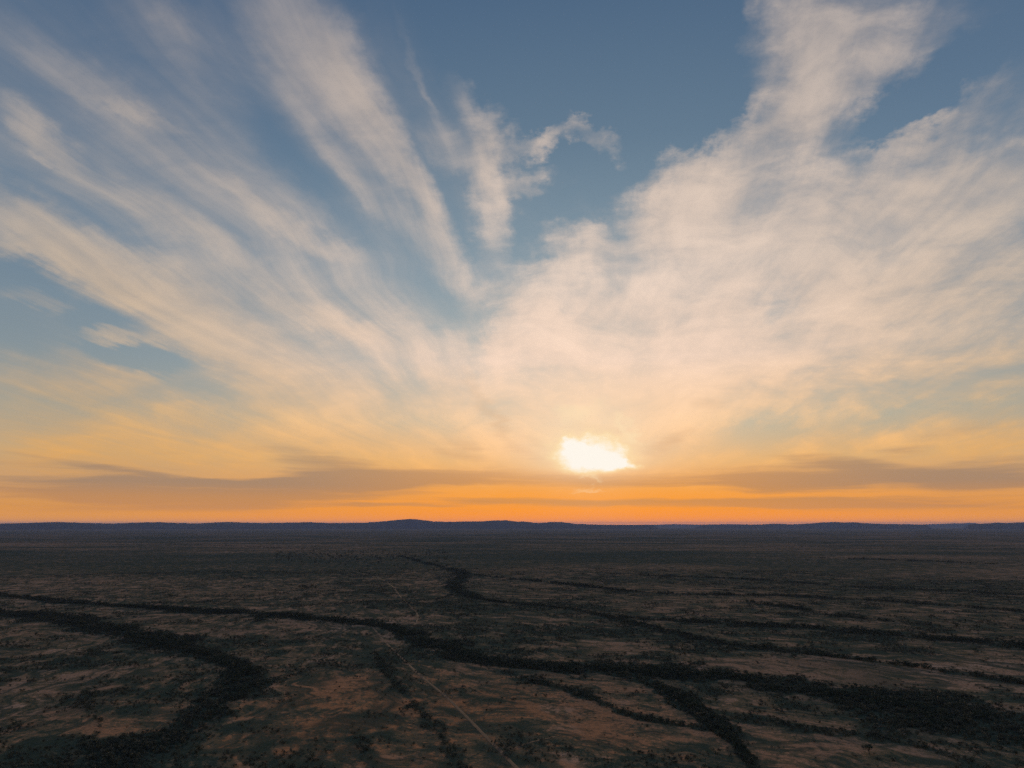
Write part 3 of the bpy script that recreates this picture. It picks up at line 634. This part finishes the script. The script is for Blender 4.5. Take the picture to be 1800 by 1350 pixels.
WHERE = {
 'left_loop': ('dark thorn tree massed in the belt that curves down the left foreground', 'trees of the left foreground belt'),
 'right_fork': ('dark thorn tree in the narrow belt running to the bottom edge right of centre', 'trees of the right foreground fork'),
 'small_fork': ('thorn tree on the short thin line below the main belt at centre', 'trees of the short centre line'),
 'main': ('dark thorn tree massed in the main belt that crosses the whole plain', 'trees of the main belt'),
 'low_right': ('small tree on the thin broken line at the bottom right', 'trees of the bottom right line'),
 'track_ditch': ('small tree on the dark line along the left of the near track', 'trees beside the near track'),
 'bottom_gully': ('small tree in the short gully on the orange soil at the bottom edge', 'trees of the bottom gully'),
 'left_gully': ('small tree in the winding gully at the bottom left', 'trees of the bottom left gully'),
 'left_gully_upper': ('small tree in the faint gully that slants to the left edge', 'trees of the slanting left gully'),
}
show = pts[:, 2] / np.hypot(pts[:, 0], pts[:, 1]) * in_frame(pts[:, 0], pts[:, 1], .995)
order = np.argsort(-show); picked = []
for i in order:
    bi = int(pts[i, 3])
    if show[i] > 0 and bi >= 0 and names[bi] in WHERE: picked.append(i)
    if len(picked) == 270: break
MAIN = ((640, 'dark thorn tree massed in the main belt, left of where the track crosses', 'trees of the main belt left of the track'),
        (900, 'dark thorn tree massed in the main belt, where it bends right of the track', 'trees of the main belt at its bend'),
        (1180, 'dark thorn tree massed in the main belt, just left of its fork', 'trees of the main belt at centre'),
        (1480, 'dark thorn tree massed in the main belt, right of its fork', 'trees of the main belt right of the fork'),
        (9999, 'dark thorn tree in the broad end of the main belt at the right edge', 'trees of the main belt at the right edge'))
LOOP = ((1160, 'dark thorn tree in the far stretch of the left belt, above its sharp bend', 'trees of the left belt above its bend'),
        (1215, 'dark thorn tree at the sharp bend of the left belt', 'trees at the bend of the left belt'),
        (9999, 'dark thorn tree in the near stretch of the left belt, below its sharp bend', 'trees of the left belt below its bend'))
FORK = ((1235, 'dark thorn tree in the upper half of the fork right of centre', 'trees of the upper fork'),
        (1290, 'dark thorn tree in the lower half of the fork right of centre', 'trees of the lower fork'),
        (9999, 'dark thorn tree at the bottom edge, where the fork right of centre leaves the picture', 'trees of the fork at the bottom edge'))
def on_photo(x, y):
    d_ = y * math.cos(PITCH) - CAM_Z * math.sin(PITCH)
    return CX + F_PX * x / d_, CY + F_PX * (y * math.sin(PITCH) + CAM_Z * math.cos(PITCH)) / d_
for i in picked:
    x, y, s, bi = pts[i]; nm = names[int(bi)]; lb, gp = WHERE[nm]; u, v = on_photo(x, y)
    for key, tab, w in (('main', MAIN, u), ('left_loop', LOOP, v), ('right_fork', FORK, v)):
        if nm == key: _, lb, gp = next(t for t in tab if w < t[0])
    put_tree(x, y, s, lb, gp)
rest = np.delete(pts, picked, 0)

# low shrubs on the near plain
n = 560000; a = np.radians(rng.uniform(-41, 41, n)); r = np.sqrt(rng.uniform(340 ** 2, 2100 ** 2, n)); x, y = np.sin(a) * r, np.cos(a) * r
cv_ = cover(x, y); bl_ = all_belts(x, y)
p_ = (sstep(cv_ + (fbm(x, y, 24., 3, 51) - .5) * .7, .34, .8) * .5 + bl_ * .45 + .012)
k = rng.random(n) < p_ * np.clip(900 / r, .25, 1.)
sh = np.stack([x[k], y[k], rng.gamma(5., .2, k.sum()) * (.75 + .6 * bl_[k]) + .25, np.zeros(k.sum())], 1)
show = sh[:, 2] / np.hypot(sh[:, 0], sh[:, 1]) * in_frame(sh[:, 0], sh[:, 1], .99)
order = np.argsort(-show)[:290]
SPOTS = ((150, 'at the bottom left corner'), (330, 'under the near end of the left belt'), (480, 'just right of the left belt'), (640, 'on the orange soil left of the short gully'), (790, 'along the dark line left of the near track'),
         (930, 'beside the near dirt track'), (1080, 'on the red patch right of the near track'), (1230, 'left of the fork at the bottom edge'), (1400, 'right of the fork at the bottom edge'), (1600, 'on the grey ground at the bottom right'), (9999, 'at the bottom right corner'))
def shrub_where(px, py, s):
    w = next(t for t in SPOTS if px < t[0])[1]; far_ = py < 1290
    return ('big' if s > 2.2 else 'low') + ' dark shrub ' + ('set back a little ' if far_ else '') + w, ('big' if s > 2.2 else 'low') + ' shrubs ' + ('set back ' if far_ else '') + w
for i in order:
    x, y, s, _ = sh[i]
    o = bpy.data.objects.new('shrub', SHRUBS[i % 6]); col.objects.link(o)
    o.location = (x, y, float(relief(np.array([x]), np.array([y]))[0])); o.rotation_euler = (0, 0, rng.uniform(0, 6.28)); o.scale = (s, s, s * rng.uniform(.75, 1.05))
    lb, gp = shrub_where(*on_photo(x, y), s); tag(o, lb, 'shrub', gp)
sh = np.delete(sh, order, 0)

def strew(name, P_, shapes, label, cat):
    """one object whose points carry a plant each"""
    src = bpy.data.collections.new(name + ' shapes')
    for m in shapes: src.objects.link(bpy.data.objects.new(m.name, m))
    me = bpy.data.meshes.new(name); n = len(P_); me.vertices.add(n)
    z = relief(P_[:, 0], P_[:, 1]); me.vertices.foreach_set('co', np.stack([P_[:, 0], P_[:, 1], z], 1).ravel())
    sc_ = np.stack([P_[:, 2] * rng.uniform(.85, 1.2, n), P_[:, 2] * rng.uniform(.85, 1.2, n), P_[:, 2] * rng.uniform(.8, 1.1, n)], 1)
    for nm, ty, v, key in (('size', 'FLOAT_VECTOR', sc_, 'vector'), ('turn', 'FLOAT_VECTOR', np.stack([np.zeros(n), np.zeros(n), rng.uniform(0, 6.28, n)], 1), 'vector'), ('pick', 'INT', rng.integers(0, len(shapes), n), 'value')):
        me.attributes.new(nm, ty, 'POINT').data.foreach_set(key, np.ascontiguousarray(v).ravel().astype(np.int32 if ty == 'INT' else np.float32))
    o = bpy.data.objects.new(name, me); col.objects.link(o)
    ng = bpy.data.node_groups.new(name, 'GeometryNodeTree')
    ng.interface.new_socket('Geometry', in_out='INPUT', socket_type='NodeSocketGeometry'); ng.interface.new_socket('Geometry', in_out='OUTPUT', socket_type='NodeSocketGeometry')
    N = ng.nodes.new; L = ng.links.new
    gi, go = N('NodeGroupInput'), N('NodeGroupOutput'); ip = N('GeometryNodeInstanceOnPoints'); ci = N('GeometryNodeCollectionInfo')
    ci.inputs['Collection'].default_value = src; ci.inputs['Separate Children'].default_value = True; ci.inputs['Reset Children'].default_value = True
    ip.inputs['Pick Instance'].default_value = True
    L(gi.outputs[0], ip.inputs['Points']); L(ci.outputs[0], ip.inputs['Instance'])
    for nm, ty, sk in (('size', 'FLOAT_VECTOR', 'Scale'), ('turn', 'FLOAT_VECTOR', 'Rotation'), ('pick', 'INT', 'Instance Index')):
        a_ = N('GeometryNodeInputNamedAttribute'); a_.data_type = ty; a_.inputs['Name'].default_value = nm
        out = a_.outputs['Attribute']
        if sk == 'Rotation':
            e = N('FunctionNodeEulerToRotation'); L(out, e.inputs[0]); out = e.outputs[0]
        L(out, ip.inputs[sk])
    L(ip.outputs[0], go.inputs[0])
    o.modifiers.new('strew', 'NODES').node_group = ng
    return tag(o, label, cat, kind='stuff')
strew('thorn_woodland', rest, [t[2] for t in TREES], 'far and massed dark thorn trees along the drainage lines of the plain', 'woodland')
strew('scrub', sh, SHRUBS, 'countless low dark shrubs strewn over the dry plain', 'scrub')

# ------------------------------------------------------------------ haze over the plain
zm = bpy.data.materials.new('haze'); zm.use_nodes = True; zn = zm.node_tree; zn.nodes.clear()
out = zn.nodes.new('ShaderNodeOutputMaterial'); pv = zn.nodes.new('ShaderNodeVolumePrincipled')
pv.inputs['Color'].default_value = (.35, .51, 1., 1); pv.inputs['Density'].default_value = HAZE; pv.inputs['Anisotropy'].default_value = .15
zn.links.new(pv.outputs[0], out.inputs['Volume'])
B, z0, z1 = 96000, -5, HAZE_TOP
hz = mesh_obj('haze', [(-B, -B, z0), (B, -B, z0), (B, B, z0), (-B, B, z0), (-B, -B, z1), (B, -B, z1), (B, B, z1), (-B, B, z1)],
              [(0, 3, 2, 1), (4, 5, 6, 7), (0, 1, 5, 4), (1, 2, 6, 5), (2, 3, 7, 6), (3, 0, 4, 7)], zm)
tag(hz, kind='stuff')
